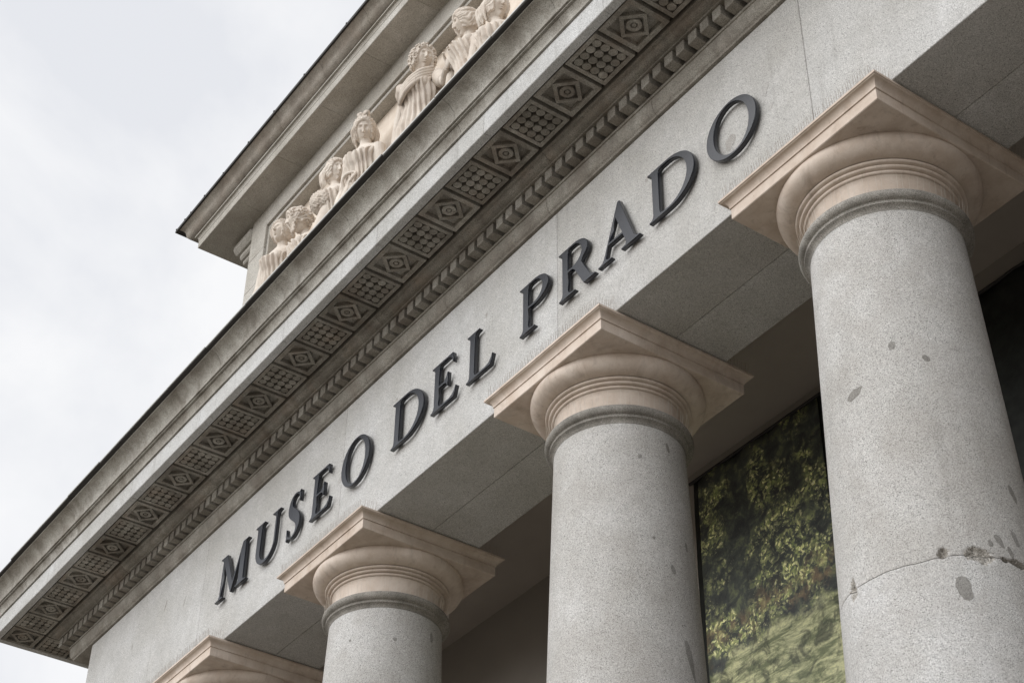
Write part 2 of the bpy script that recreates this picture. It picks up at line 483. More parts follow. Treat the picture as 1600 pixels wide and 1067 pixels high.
for v, c in zip(dia.vertices, V):
    v.co = tuple(x * (0.88 if i < 2 else 1) for i, x in enumerate(c))
tri = mesh('field_slab', [(-0.209, -0.209, 2.708), (0.209, -0.209, 2.708), (0.209, 0.209, 2.708), (-0.209, 0.209, 2.708)], [(0, 1, 2, 3)])
ring = lathe('boss_ring', [(0.088, 2.715), (0.088, PZ + 0.008), (0.083, PZ + 0.003), (0.042, PZ + 0.003), (0.038, PZ + 0.008), (0.038, 2.715)], 18)
boss = disc_me('boss', 0.028, PZ + 0.004, 2.715, 12)
btn = disc_me('button', 0.0525, PZ + 0.002, 2.767)
for me in (fr_b, fr_d, dia, tri, ring, boss, btn):
    me.materials.append(M['soffit'])
def sub(name, me, parent, loc=(0, 0, 0), rz=0):
    o = link(name, me, None, parent)
    o.location = loc
    o.rotation_euler = (0, 0, rz)
    return o
def panel(x, y, diamond):
    p = link('coffer_panel', fr_d if diamond else fr_b, None, cor)
    p.matrix_parent_inverse = Matrix.Translation(-Vector(cor.location))
    p.location = (x, y, random.uniform(-0.001, 0.001))
    p.rotation_euler = (0, 0, random.uniform(-0.006, 0.006))
    if diamond:
        sub('diamond_frame', dia, p, rz=random.uniform(-0.03, 0.03))
        sub('field_slab', tri, p)
        sub('boss_ring', ring, p)
        sub('boss', boss, p)
    else:
        for i in range(4):
            for j in range(4):
                sub('button', btn, p, ((i - 1.5) * 0.1105 + random.uniform(-0.002, 0.002), (j - 1.5) * 0.1105 + random.uniform(-0.002, 0.002), random.uniform(-0.002, 0.003)))
PO = 0.7345
for k in range(-1, 31):
    panel(-18.0 + (k + 0.5) * PP, -PO, k % 2 == 1)
for k in range(1, 4):
    panel(-18.0 - 0.5 * PP, -PO + k * PP, k % 2 == 0)

# ------------------------------------------------------------------ attic storey
AL, AR = -12.7, -0.12
AC = -13.325
ATB = 3.43
att = empty('attic_wall', (AL, 0, ATB), 'pale stone attic wall framing the white carved relief above the cornice', 'wall')
OX0, OX1, OZ0, OZ1 = -12.16, -0.66, 3.95, 7.94
# wall stones round the recessed opening
zj = [ATB, 4.5, 5.4, 6.1, 6.75, 7.45, 8.40]
for a, b in zip(zj, zj[1:]):
    child('wall_stone', box('wall_stone', AL, OX0, 0.0, 0.55, a + 0.003, b - 0.003, 0.006), M['attic'], att)
    child('wall_stone', box('wall_stone', OX1, AR, 0.0, 0.55, a + 0.003, b - 0.003, 0.006), M['attic'], att)
lj = [OX0 + 0.003, -10.9, -9.35, -7.9, -6.4, -4.9, -3.4, -2.0, OX1 - 0.003]
for a, b in zip(lj, lj[1:]):
    child('lintel_stone', box('lintel_stone', a + 0.002, b - 0.002, 0.0, 0.55, OZ1, 8.40, 0.005), M['attic'], att)
child('base_stone', box('base_stone', OX0 + 0.003, OX1 - 0.003, 0.0, 0.55, ATB, OZ0, 0.005), M['attic'], att)
child('setback_block', box('setback_block', AC + 0.1, AL + 0.2, 0.26, 1.6, ATB, 8.40, 0.008), M['attic'], att)
# stepped frame: outer band 45 mm back, inner reveal down to the relief ground
def frame3(name, x0, x1, z0, z1, wd, y0, y1, mat, parent):
    child(name, box(name, x0 + wd + 0.002, x1 - wd - 0.002, y0, y1, z1 - wd, z1, 0.004), mat, parent)
    child(name, box(name, x0, x0 + wd, y0, y1, z0, z1, 0.004), mat, parent)
    child(name, box(name, x1 - wd, x1, y0, y1, z0, z1, 0.004), mat, parent)
frame3('relief_frame', OX0 + 0.003, OX1 - 0.003, OZ0, OZ1 - 0.003, 0.075, 0.045, 0.50, M['attic'], att)
rel = link('relief_panel', box('relief_panel', OX0 + 0.08, OX1 - 0.08, 0.24, 0.50, OZ0 + 0.01, OZ1 - 0.08), M['relief'])
tag(rel, 'flat cream stone ground of the carved relief, behind the figures in the attic', 'relief panel')

atc = empty('attic_cornice', (AC, 0, 8.35), 'projecting stone cornice capping the attic, with dark roof edge against the sky', 'cornice')
AE = AR + (AL - AC)
def acorner(b):
    return [(AC, YB, -1, 0), (AC, 0, -1, -1), (b, 0, 0, -1)]
def acrown(d):
    return lambda b: [(AC - d, YB, -1, 0), (AC - d, 0, -1, -1), (b, 0, 0, -1)]
ja = [-12.35, -11.0, -9.6, -8.25, -6.9, -5.5, -4.1, -2.8, -1.4, AE]
course('attic_corona', [(-0.6, 8.36), (0.02, 8.36), (0.10, 8.352), (0.488, 8.35), (0.495, 8.357), (0.495, 8.515), (-0.6, 8.515)], ja, M['attic'], parent=atc, cpath=acorner)
course('attic_fillet', [(-0.4, 8.518), (0.500, 8.518)] + [(0.500 + 0.022 * (i / 4) ** 2, 8.518 + 0.075 * i / 4) for i in range(1, 5)] + [(0.555, 8.595), (0.555, 8.622), (-0.4, 8.622)], ja, M['attic'], parent=atc, cpath=acorner)
course('attic_crown', [(-0.4, 8.637), (0.545, 8.637), (0.575, 8.655), (0.61, 8.69), (0.632, 8.73), (0.640, 8.78), (0.652, 8.825), (0.682, 8.87), (0.725, 8.905), (0.735, 8.92), (-0.4, 8.92)], [x + 0.3 for x in ja[:-1]] + [AE], M['atticsima'], smooth=60, parent=atc, cpath=acrown(.13))
course('roof_edge', [(-0.3, 8.923), (0.74, 8.923), (0.765, 8.918), (0.770, 8.93), (0.762, 8.985), (-0.3, 9.05)], [-9.5, -6.5, -3.5, AE], M['lead'], parent=atc, cpath=acrown(.22), sub=0.0)
for x in [-14.28, -13.95, -13.72, -13.2, -12.5, -11.6, -10.72, -9.72, -8.4, -7.0, -5.6, -4.2]:
    child('roof_clip', box('roof_clip', x - 0.014, x + 0.014, -0.775, -0.70, 8.96, 8.985 + 0.02 * random.random(), 0.006), M['lead'], atc)
child('roof_cover', box('roof_cover', AC + 0.3, AE, -0.2, YB, 9.0, 9.06), M['roof'], atc)
# bed moulds of the set-back end, rounded ends
def rounded_bar(name, x0, x1, y0, y1, z0, z1, r):
    return box(name, x0, x1, y0, y1, z0, z1, r)
child('bed_moulding', rounded_bar('bed_moulding', AC - 0.10, AL - 0.004, -0.02, 0.9, 8.12, 8.35, 0.07), M['attic'], atc)
child('bed_moulding', rounded_bar('bed_moulding', AC + 0.02, AL - 0.004, 0.08, 0.9, 7.99, 8.115, 0.03), M['attic'], atc)
child('bed_moulding', rounded_bar('bed_moulding', AC + 0.05, AL - 0.004, 0.14, 0.9, 7.90, 7.985, 0.02), M['attic'], atc)

# ------------------------------------------------------------------ columns
YC = 0.8247
def shaft_r(z):
    t = (-1.0 - z)
    return 0.704 + 0.031 * t - 0.00035 * t * t
def square_rings(name, rings):
    V, F = [], []
    for (h, z) in rings:
        V += [(-h, -h, z), (h, -h, z), (h, h, z), (-h, h, z)]
    for k in range(len(rings) - 1):
        for i in range(4):
            j = (i + 1) % 4
            F.append((4 * k + i, 4 * k + j, 4 * k + 4 + j, 4 * k + 4 + i))
    F.append((0, 1, 2, 3))
    n = 4 * (len(rings) - 1)
    F.append((n, n + 1, n + 2, n + 3))
    me = mesh(name, V, F, True, 30)
    return me
ab_me = square_rings('abacus', [(0.965, -0.262), (0.973, -0.255), (0.973, -0.137), (0.969, -0.132), (0.984, -0.128), (0.984, -0.116)] +
                     [(0.984 + 0.058 * (1 - math.cos(t * PI / 12)), -0.116 + 0.066 * math.sin(t * PI / 12)) for t in range(1, 7)] +
                     [(1.046, -0.044), (1.058, -0.040), (1.058, -0.016), (1.054, -0.012)])
ech_me = lathe('echinus', [(0.90, -0.262), (0.935, -0.264)] + arc(0.80, -0.300, 0.158, 0.135, 18, -84, 12) + [(0.79, -0.436)], 96)
def torus_prof(rc, zc, rt, n=8):
    return [(0.62, zc + rt * 0.9)] + arc(rc, zc, rt, rt * 0.86, 78, -78, n) + [(0.62, zc - rt * 0.9)]
ann_me = [lathe('annulet', torus_prof(r, z, 0.021), 96, sharp=80) for r, z in ((0.772, -0.452), (0.738, -0.488), (0.703, -0.524))]
neck_me = lathe('neck', [(0.60, -0.544), (0.700, -0.546), (0.688, -0.56), (0.680, -0.59), (0.678, -0.79)], 96)
ast_me = lathe('astragal', [(0.60, -0.785), (0.72, -0.788)] + arc(0.745, -0.845, 0.056, 0.056, 88, -82, 12) + [(0.751, -0.903), (0.751, -0.930), (0.745, -0.934), (0.726, -0.944), (0.712, -0.962), (0.706, -0.985)], 96, sharp=50)
for me in [ab_me, ech_me, neck_me] + ann_me:
    me.materials.append(M['lime'])
ast_me.materials.append(M['astragal'])
BASE = FLOOR + 0.36
def shaft_piece(z0, z1, j0=None, j1=None, seg=96):
    n = max(3, int(abs(z1 - z0) / 0.35))
    prof = [(shaft_r(z0 + (z1 - z0) * i / n), z0 + (z1 - z0) * i / n) for i in range(n + 1)]
    prof = [(prof[0][0] - 0.05, z0), (prof[0][0] - 0.008, z0)] + [(prof[0][0], z0 - 0.006)] + prof[1:-1] + [(prof[-1][0], z1 + 0.006), (prof[-1][0] - 0.008, z1), (prof[-1][0] - 0.05, z1)]
    k = len(prof)
    def jit(a, i):
        if j0 and i < 3: return j0(a)
        if j1 and i > k - 4: return j1(a)
        return 0
    return lathe('shaft_drum', prof, seg, jitter=jit)
def joint_wave(a):
    return -0.03 + 0.035 * noise.noise(Vector((math.cos(a) * 1.3, math.sin(a) * 1.3, 7.3))) + 0.010 * noise.noise(Vector((math.cos(a) * 6, math.sin(a) * 6, 2.3)))
def tri_spike(V, F, p, d, h, r):
    d = Vector(d).normalized()
    u = d.orthogonal().normalized() * r
    v = d.cross(u)
    o = len(V)
    P = Vector(p)
    V += [tuple(P + u), tuple(P - 0.5 * u + 0.87 * v), tuple(P - 0.5 * u - 0.87 * v)]
    q = P + d * h
    V += [tuple(q + 0.6 * u), tuple(q - 0.3 * u + 0.52 * v), tuple(q - 0.3 * u - 0.52 * v)]
    F += [(o, o + 1, o + 4, o + 3), (o + 1, o + 2, o + 5, o + 4), (o + 2, o, o + 3, o + 5)]
def patch_me(th, z, ha, hz, rot=0.0, n=26, lift=0.0018, seed=0):
    """a thin inlay lying on the shaft at angle th (deg), height z"""
    V, F = [], []
    r0 = random.Random(seed)
    rad = shaft_r(z)
    pts = []
    for i in range(n):
        a = 2 * PI * i / n
        k = 1 + 0.30 * noise.noise(Vector((math.cos(a) * 1.7, math.sin(a) * 1.7, seed + 0.5))) + 0.10 * (r0.random() - 0.5)
        u, v = ha * k * math.cos(a), hz * k * math.sin(a)
        pts.append((u * math.cos(rot) - v * math.sin(rot), u * math.sin(rot) + v * math.cos(rot)))
    for lf in (lift, -0.01):
        for u, v in pts:
            a = math.radians(th) + u / rad
            r = shaft_r(z + v) + lf
            V.append((r * math.cos(a), r * math.sin(a), z + v))
    a = math.radians(th)
    V.append(((rad + lift + 0.001) * math.cos(a), (rad + lift + 0.001) * math.sin(a), z))
    for i in range(n):
        j = (i + 1) % n
        F += [(i, j, n + j, n + i), (i, j, 2 * n)]
    return mesh('repair_patch', V, F)
CHIPS = [(-27.5, -4.575, 0.125, 0.075, 1.1), (-47.5, -4.56, 0.05, 0.05, 2.7), (-105, -4.58, 0.055, 0.10, 3.9), (-4, -4.59, 0.10, 0.035, 5.2), (-12, -4.59, 0.05, 0.03, 6.2)]
def chip_depth(a, z):
    """how deep the broken edges bite into the shaft at angle a (radians), height z"""
    d = 0.0
    for th, zc, ha, hz, sd_ in CHIPS:
        u = (a - math.radians(th) + PI) % (2 * PI) - PI
        u *= 0.82
        q = math.hypot(u / ha, (z - zc) / hz)
        q += 0.38 * noise.noise(Vector((u * 16, z * 16, sd_))) + 0.18 * noise.noise(Vector((u * 45, z * 45, sd_)))
        if q < 1:
            d = max(d, min(1, (1 - q) * 2.2) * (0.028 + 0.024 * noise.noise(Vector((u * 38, z * 38, sd_ + 3)))))
    return d
def rough_shaft(z0, z1, wave0, wave1, fine_at):
    """shaft drum of the cracked column: dense rings near the joint so the chipped edge is real relief"""
    zs = []
    if fine_at == 'low':
        zs = [z1 + (z0 - z1) * 0] + []
    seg = 300
    lo, hi = (z1, z0)
    rows = []
    if fine_at == 'bottom':
        rows = [hi + (lo + 0.22 - hi) * i / 10 for i in range(11)] + [lo + 0.22 - 0.22 * i / 26 for i in range(1, 27)]
    else:
        rows = [hi - 0.22 * i / 26 for i in range(27)] + [hi - 0.22 + (lo - hi + 0.22) * i / 18 for i in range(1, 19)]
    V, F, MI = [], [], []
    for i, z in enumerate(rows):
        for k in range(seg):
            a = 2 * PI * k / seg
            zz = z
            if wave0 and fine_at == 'top': zz += wave0(a) * max(0, 1 - (hi - z) / 0.2)
            if wave1 and fine_at == 'bottom': zz += wave1(a) * max(0, 1 - (z - lo) / 0.2)
            dpt = chip_depth(a, zz)
            edge = (z - lo if fine_at == 'bottom' else hi - z)
            r = shaft_r(zz) - dpt - (0.003 * max(0, 1 - edge / 0.008))
            V.append((r * math.cos(a), r * math.sin(a), zz))
    n = len(rows)
    for i in range(n - 1):
        for k in range(seg):
            k2 = (k + 1) % seg
            F.append((i * seg + k, i * seg + k2, (i + 1) * seg + k2, (i + 1) * seg + k))
            m_ = V[i * seg + k]
            MI.append(1 if chip_depth(2 * PI * (k + .5) / seg, (V[i * seg + k][2] + V[(i + 1) * seg + k][2]) / 2) > 0.004 else 0)
    # shoulders turning in at the joint
    e = (n - 1) if fine_at == 'bottom' else 0
    o = len(V)
    for k in range(seg):
        x, y, z = V[e * seg + k]
        V.append((x * 0.9, y * 0.9, z + (0.004 if fine_at == 'bottom' else -0.004)))
    for k in range(seg):
        k2 = (k + 1) % seg
        F.append((e * seg + k, e * seg + k2, o + k2, o + k)); MI.append(0)
    me = mesh('shaft_drum', V, F, True, 30)
    me.materials.append(M['shaft']); me.materials.append(M['chip'])
    if len(me.polygons) == len(MI):
        me.polygons.foreach_set('material_index', MI)
    return me
COLS = [('A', 0.0), ('B', -4.0), ('C', -8.7469), ('D', -12.7678), ('L', -16.0), ('R', 3.92)]
LAB = {'A': 'nearest big granite column at right with cracked drum joint and cream limestone capital',
       'B': 'granite column just left of the leafy banner, cream capital under the letter P',
       'C': 'granite column with cream capital under the letters S and E, left of the middle',
       'D': 'column whose cream capital just shows at the bottom edge, of the picture',
       'L': 'end column at the far left corner, just out of the picture',
       'R': 'end column beyond the right edge of the photo, same granite and limestone'}
plinth = box('plinth', -1.12, 1.12, -1.12, 1.12, FLOOR, FLOOR + 0.22, 0.015)
torus = lathe('base_torus', [(0.9, FLOOR + 0.22)] + arc(1.0, FLOOR + 0.29, 0.10, 0.07, -80, 80, 8) + [(0.9, FLOOR + 0.36)], 64)
plinth.materials.append(M['shaft']); torus.materials.append(M['shaft'])
whole = shaft_piece(-0.98, BASE)
whole.materials.append(M['shaft'])
upperA = rough_shaft(-0.98, -4.560, None, joint_wave, 'bottom')
lowerA = rough_shaft(-4.566, BASE, joint_wave, None, 'top')
# spikes against birds
rs = random.Random(5)
Vs, Fs = [], []
for side in range(2):
    n = 66
    for i in range(n):
        u = -1.0 + 2.0 * i / (n - 1) + rs.uniform(-0.006, 0.006)
        base = (u, -1.03, -0.012) if side == 0 else (1.03, u, -0.012)
        d = (rs.uniform(-0.10, 0.10), -0.10, 1) if side == 0 else (0.12, rs.uniform(-0.1, 0.1), 1)
        if side == 1 and u > -0.15 and u < 0.72:
            d = (0.8, d[1], 0.5)
        tri_spike(Vs, Fs, base, d, rs.uniform(0.11, 0.15), 0.0022)
sp1 = mesh('bird_spikes', Vs, Fs); sp1.materials.append(M['spike'])
Vs, Fs = [], []
for i in range(78):
    a = 2 * PI * i / 78 + rs.uniform(-0.02, 0.02)
    if rs.random() < 0.12: continue
    tri_spike(Vs, Fs, (0.765 * math.cos(a), 0.765 * math.sin(a), -0.80), (0.12 * math.cos(a) + rs.uniform(-.04, .04), 0.12 * math.sin(a) + rs.uniform(-.04, .04), 1), rs.uniform(0.13, 0.2), 0.0019)
sp2 = mesh('bird_spikes', Vs, Fs); sp2.materials.append(M['spikepale'])
for key, x in COLS:
    c = empty('column', (x, YC, GROUND), LAB[key], 'column', 'columns of the portico')
    def part(name, me):
        o = link(name, me, None, c)
        o.location = (0, 0, -GROUND)
        return o
    if key == 'A':
        part('shaft_drum', upperA); part('shaft_drum', lowerA)
    else:
        part('shaft_drum', whole)
    part('astragal', ast_me); part('neck', neck_me)
    for me in ann_me:
        part('annulet', me)
    part('echinus', ech_me); part('abacus', ab_me)
    part('plinth', plinth); part('base_torus', torus)
    if key in 'ABCD':
        s = part('bird_spikes', sp1); s['kind'] = 'stuff'
        s = part('bird_spikes', sp2); s['kind'] = 'stuff'
    P = {'A': [(-38.9, -4.87, 0.06, 0.105, 0.1), (-85.9, -2.845, 0.075, 0.042, 0.3), (-56.8, -2.506, 0.032, 0.045, 0), (-37.1, -2.683, 0.028, 0.036, 0.4),
               (-14, -4.42, 0.03, 0.06, 0.5), (-8, -4.50, 0.022, 0.05, 0.3), (-2, -4.35, 0.028, 0.075, 0.3), (-20, -4.46, 0.02, 0.03, 0), (5, -3.9, 0.03, 0.08, 0.4)],
         'B': [(5.8, -1.181, 0.022, 0.06, 0.2), (-21.9, -1.39, 0.02, 0.024, 0), (-14, -2.36, 0.016, 0.02, 0), (1.5, -2.67, 0.03, 0.05, 0.3), (12.2, -3.6, 0.045, 0.2, 0.25), (20, -2.3, 0.02, 0.05, 0.2)],
         'C': [(-20.5, -1.41, 0.027, 0.027, 0), (-65.6, -1.392, 0.014, 0.016, 0), (22, -1.22, 0.03, 0.07, 0.1)]}.get(key, [])
    for q, (th, z, ha, hz, ro) in enumerate(P):
        me = patch_me(th, z, ha, hz, ro, seed=q + len(key))
        me.materials.append(M['patch'])
        part('repair_patch', me)

# ------------------------------------------------------------------ inside the portico: ceiling, back wall, banners
CZ, BY = 0.95, 3.5
ceil = link('portico_ceiling', box('portico_ceiling', -17.3, 5.5, 1.502, BY + 1.2, CZ, CZ + 0.2), M['plaster'])
tag(ceil, 'plain dark brown plaster ceiling inside the portico, behind the columns', 'ceiling')
bw = link('back_wall', box('back_wall', -17.3, 5.5, BY + 0.05, BY + 0.5, FLOOR, CZ - 0.002), M['wallpaint'])
tag(bw, 'plain dark wall at the back of the portico behind the banners', 'wall')
for name, x in (('end_wall', -17.3), ('end_wall', 5.2)):
    ew = link(name, box(name, x, x + 0.35, 1.6, BY + 0.048, FLOOR, CZ - 0.002), M['wallpaint'])
    tag(ew, 'wall closing the far left end of the portico' if x < 0 else 'wall closing the right end of the portico, beyond the picture', 'wall')
def banner(name, x0, x1, z0, z1, mat, label, border):
    b = empty(name, ((x0 + x1) / 2, BY, z0), label, 'banner', 'printed banners on the back wall')
    def sheet(nm, a0, a1, zz0, zz1, yb, m_):
        nx, nz = 24, 40
        V, F = [], []
        for j in range(nz + 1):
            for i in range(nx + 1):
                X = a0 + (a1 - a0) * i / nx; Zz = zz0 + (zz1 - zz0) * j / nz
                top = max(0, (Zz - (z1 - 0.9)) / 0.9)
                y = yb - 0.012 * math.sin(X * 9 + Zz * 0.7) * (0.4 + top) - 0.008 * noise.noise(Vector((X * 2, Zz * 2, 1)))
                V.append((X - b.location.x, y - b.location.y, Zz - b.location.z))
        for j in range(nz):
            for i in range(nx):
                q = j * (nx + 1) + i
                F.append((q, q + 1, q + nx + 2, q + nx + 1))
        o = link(nm, mesh(nm, V, F, True), m_, b)
        md = o.modifiers.new('thickness', 'SOLIDIFY'); md.thickness = 0.006; md.offset = 1
        return o
    if border:
        sheet('border', x0, x1, z0, z1, BY + 0.012, M['bannerdark'])
        sheet('print', x0 + border, x1 - border, z0 + border, z1 - 0.05, BY - 0.012, mat)
    else:
        sheet('print', x0, x1, z0, z1, BY, mat)
    o = link('hanging_rod', lathe('hanging_rod', [(0.0, 0), (0.022, 0), (0.022, x1 - x0 + 0.1), (0, x1 - x0 + 0.1)], 10), M['lead'], b)
    o.rotation_euler = (0, PI / 2, 0)
    o.location = (x0 - 0.05 - b.location.x, 0.0, z1 - z0 - 0.02)
banner('printed_banner', -5.87, -3.47, -8.2, 0.80, M['painting'], 'tall printed banner of dark leafy landscape with pale bank, hanging between two columns', 0.10)
banner('printed_banner', -1.75, 0.9, -8.2, 0.66, M['bannerdark'], 'almost black printed banner hanging right of the nearest column', 0.0)

# ------------------------------------------------------------------ lettering
def ell(cx, cy, rx, ry, a0, a1, n, tilt=0.0):
    o = []
    for i in range(n + 1):
        a = math.radians(a0 + (a1 - a0) * i / n)
        x, y = rx * math.cos(a), ry * math.sin(a)
        o.append((cx + x * math.cos(tilt) - y * math.sin(tilt), cy + x * math.sin(tilt) + y * math.cos(tilt)))
    return o
def smooth_poly(pts, it=2):
    for _ in range(it):
        o = []
        n = len(pts)
        for i in range(n):
            p, q = pts[i], pts[(i + 1) % n]
            pc, qc = len(p) > 2, len(q) > 2
            o.append(p if pc else (p[0] * .75 + q[0] * .25, p[1] * .75 + q[1] * .25))
            if not qc and not pc:
                o.append((p[0] * .25 + q[0] * .75, p[1] * .25 + q[1] * .75))
            elif pc and not qc:
                o.append((p[0] * .4 + q[0] * .6, p[1] * .4 + q[1] * .6))
        pts = o
    return [(p[0], p[1]) for p in pts]
FL_ = [(0.06, 0.955), (0.10, 0.90)]
def stem_left():        # from top-left serif down to the bottom-left serif
    return [(0, 1.0), (0, 0.965), (0.06, 0.952), (0.095, 0.92), (0.105, 0.87), (0.105, 0.13), (0.095, 0.08), (0.06, 0.048), (0, 0.035), (0, 0)]
S_PTS = [(0.605, 1.0, 1), (0.605, 0.73, 1), (0.575, 0.73, 1), (0.54, 0.86), (0.46, 0.94), (0.35, 0.96), (0.25, 0.93), (0.205, 0.86), (0.22, 0.775), (0.30, 0.70), (0.43, 0.61), (0.56, 0.52), (0.645, 0.41), (0.665, 0.28),
         (0.62, 0.14), (0.52, 0.035), (0.37, -0.02), (0.22, -0.012), (0.10, 0.035), (0.05, 0.0, 1), (0.02, 0.0, 1), (0.02, 0.285, 1), (0.05, 0.285, 1), (0.09, 0.14), (0.18, 0.052), (0.30, 0.03), (0.41, 0.06), (0.47, 0.14), (0.46, 0.235), (0.385, 0.315), (0.26, 0.395), (0.12, 0.49), (0.035, 0.60), (0.02, 0.72), (0.06, 0.86), (0.16, 0.97), (0.31, 1.018), (0.45, 1.005), (0.53, 0.965), (0.575, 1.0, 1)]
def arm_end(x, y0, up):
    return []
G = {}
G['M'] = [[(0, 0), (0.38, 0), (0.38, 0.035), (0.30, 0.05), (0.262, 0.10), (0.285, 0.78), (0.735, -0.015), (0.785, -0.015), (1.075, 0.72), (1.068, 0.11), (1.04, 0.055), (0.96, 0.035), (0.96, 0), (1.47, 0), (1.47, 0.035), (1.36, 0.05), (1.315, 0.11),
           (1.275, 0.89), (1.30, 0.945), (1.40, 0.965), (1.40, 1.0), (1.135, 1.0), (0.80, 0.235), (0.395, 1.0), (0.08, 1.0), (0.08, 0.965), (0.16, 0.948), (0.205, 0.88), (0.185, 0.10), (0.14, 0.05), (0, 0.035)]]
G['U'] = [[(0, 1), (0, .965), (.06, .952), (.095, .92), (.105, .87)] + ell(.545, .37, .44, .39, 180, 360, 22) + [(.985, .87), (1.0, .93), (1.05, .955), (1.12, .965), (1.12, 1), (.76, 1), (.76, .965), (.85, .955), (.90, .93), (.915, .87)] + ell(.605, .37, .31, .305, 360, 180, 20) + [(.295, .87), (.31, .93), (.35, .955), (.42, .965), (.42, 1)]]
G['S'] = [smooth_poly(S_PTS, 2)]
EARM = [(0.84, 0.0), (0.915, 0.225), (0.885, 0.225), (0.84, 0.15), (0.77, 0.085), (0.66, 0.058), (0.36, 0.055), (0.31, 0.075), (0.285, 0.13)]
G['E'] = [[(0, 0)] + EARM + [(.285, .45), (.46, .452), (.53, .435), (.575, .36), (.605, .36), (.605, .665), (.575, .665), (.53, .575), (.46, .51), (.285, .508), (.285, .90), (.30, .94), (.56, .945), (.66, .925), (.72, .88), (.765, .775), (.795, .775), (.765, 1.0)] + stem_left()[:-1]]
G['L'] = [[(0, 0)] + EARM + [(.285, .87), (.30, .93), (.34, .955), (.43, .965), (.43, 1.0)] + stem_left()[:-1]]
G['O'] = [ell(.58, .5, .585, .525, 0, 360, 48)[:-1], ell(.58, .5, .395, .475, 0, 360, 44, math.radians(11))[:-1]]
G['D'] = [[(0, 0)] + ell(.50, .5, .675, .5, -90, 90, 30) + stem_left()[:-1], [(.285, .13), (.30, .075), (.36, .055)] + ell(.48, .5, .495, .445, -88, 88, 26) + [(.36, .945), (.30, .925), (.285, .87)]]
def bowl(cy, rx, ry):
    return
G['P'] = [[(0, 0), (.48, 0), (.48, .035), (.35, .05), (.305, .075), (.285, .13), (.285, .462), (.36, .455)] + ell(.46, .725, .455, .275, -88, 90, 22) + stem_left()[:-1],
          [(.285, .52), (.32, .512)] + ell(.43, .73, .285, .218, -85, 85, 18) + [(.33, .948), (.30, .93), (.285, .88)]]
G['R'] = [[(0, 0), (.48, 0), (.48, .035), (.35, .05), (.305, .075), (.285, .13), (.285, .475), (.40, .475), (.46, .43), (.70, .035), (.72, 0), (1.06, 0), (1.06, .035), (.98, .05), (.92, .10), (.665, .50)] + ell(.45, .745, .415, .255, -45, 90, 20) + stem_left()[:-1],
          [(.285, .535), (.40, .53)] + ell(.42, .745, .255, .205, -80, 85, 18) + [(.33, .95), (.30, .935), (.285, .88)]]
G['A'] = [[(0, 0), (.37, 0), (.37, .035), (.27, .05), (.225, .085), (.225, .12), (.29, .30), (.655, .30), (.735, .10), (.72, .055), (.61, .035), (.61, 0), (1.10, 0), (1.10, .035), (1.02, .055), (.96, .11), (.605, 1.04), (.545, 1.04), (.155, .11), (.11, .055), (0, .035)],
          [(.312, .355), (.635, .355), (.485, .745)]]
CAP, BZ = 0.695, 0.642
def letter(ch, x, width, label):
    width -= 0.0062 * (7.86 - x)
    cu = bpy.data.curves.new('letter', 'CURVE')
    cu.dimensions = '2D'
    cu.fill_mode = 'BOTH'
    nat = max(p[0] for p in G[ch][0]) - min(p[0] for p in G[ch][0])
    sx = width / nat
    x0 = min(p[0] for p in G[ch][0])
    for poly in G[ch]:
        s = cu.splines.new('POLY')
        s.points.add(len(poly) - 1)
        for p, q in zip(s.points, poly):
            p.co = ((q[0] - x0) * sx, q[1] * CAP, 0, 1)
        s.use_cyclic_u = True
    cu.extrude = 0.025
    cu.bevel_depth = 0.003
    cu.bevel_resolution = 0
    cu.offset = -0.0078
    tmp = bpy.data.objects.new('tmp', cu)
    COL.objects.link(tmp)
    dg = bpy.context.evaluated_depsgraph_get()
    me = bpy.data.meshes.new_from_object(tmp.evaluated_get(dg))
    bpy.data.objects.remove(tmp)
    bpy.data.curves.remove(cu)
    me.transform(Matrix.Translation((0, -0.052, 0)) @ Matrix.Rotation(PI / 2, 4, 'X'))
    me.name = 'letter'
    me.materials.clear()
    o = link('letter', me, M['letter'], None, (x, -0.002, BZ))
    o.rotation_euler = (0, random.uniform(-0.006, 0.006), 0)
    tag(o, label, 'letter', 'dark metal letters of the name on the frieze')
for a in (
    ('M', -12.02, 1.04, 'dark metal letter M at the far left start of the lettering'),
    ('U', -10.935, 0.825, 'dark metal letter U between the letters M and S'),
    ('S', -9.985, 0.46, 'dark metal curved letter S between U and E'),
    ('E', -9.36, 0.63, 'dark metal letter E between the letters S and O'),
    ('O', -8.575, 0.805, 'dark metal letter O ending the first word, right after E'),
    ('D', -7.35, 0.835, 'dark metal letter D starting the short middle word'),
    ('E', -6.445, 0.64, 'dark metal letter E between the letters D and L'),
    ('L', -5.685, 0.64, 'dark metal letter L ending the short middle word'),
    ('P', -4.60, 0.64, 'dark metal letter P starting the last word'),
    ('R', -3.85, 0.735, 'dark metal letter R between the letters P and A'),
    ('A', -3.14, 0.79, 'dark metal letter A between the letters R and D'),
    ('D', -2.265, 0.815, 'dark metal letter D between the letters A and O'),
    ('O', -1.32, 0.812, 'dark metal letter O at the right end, largest in the picture')):
    letter(*a)
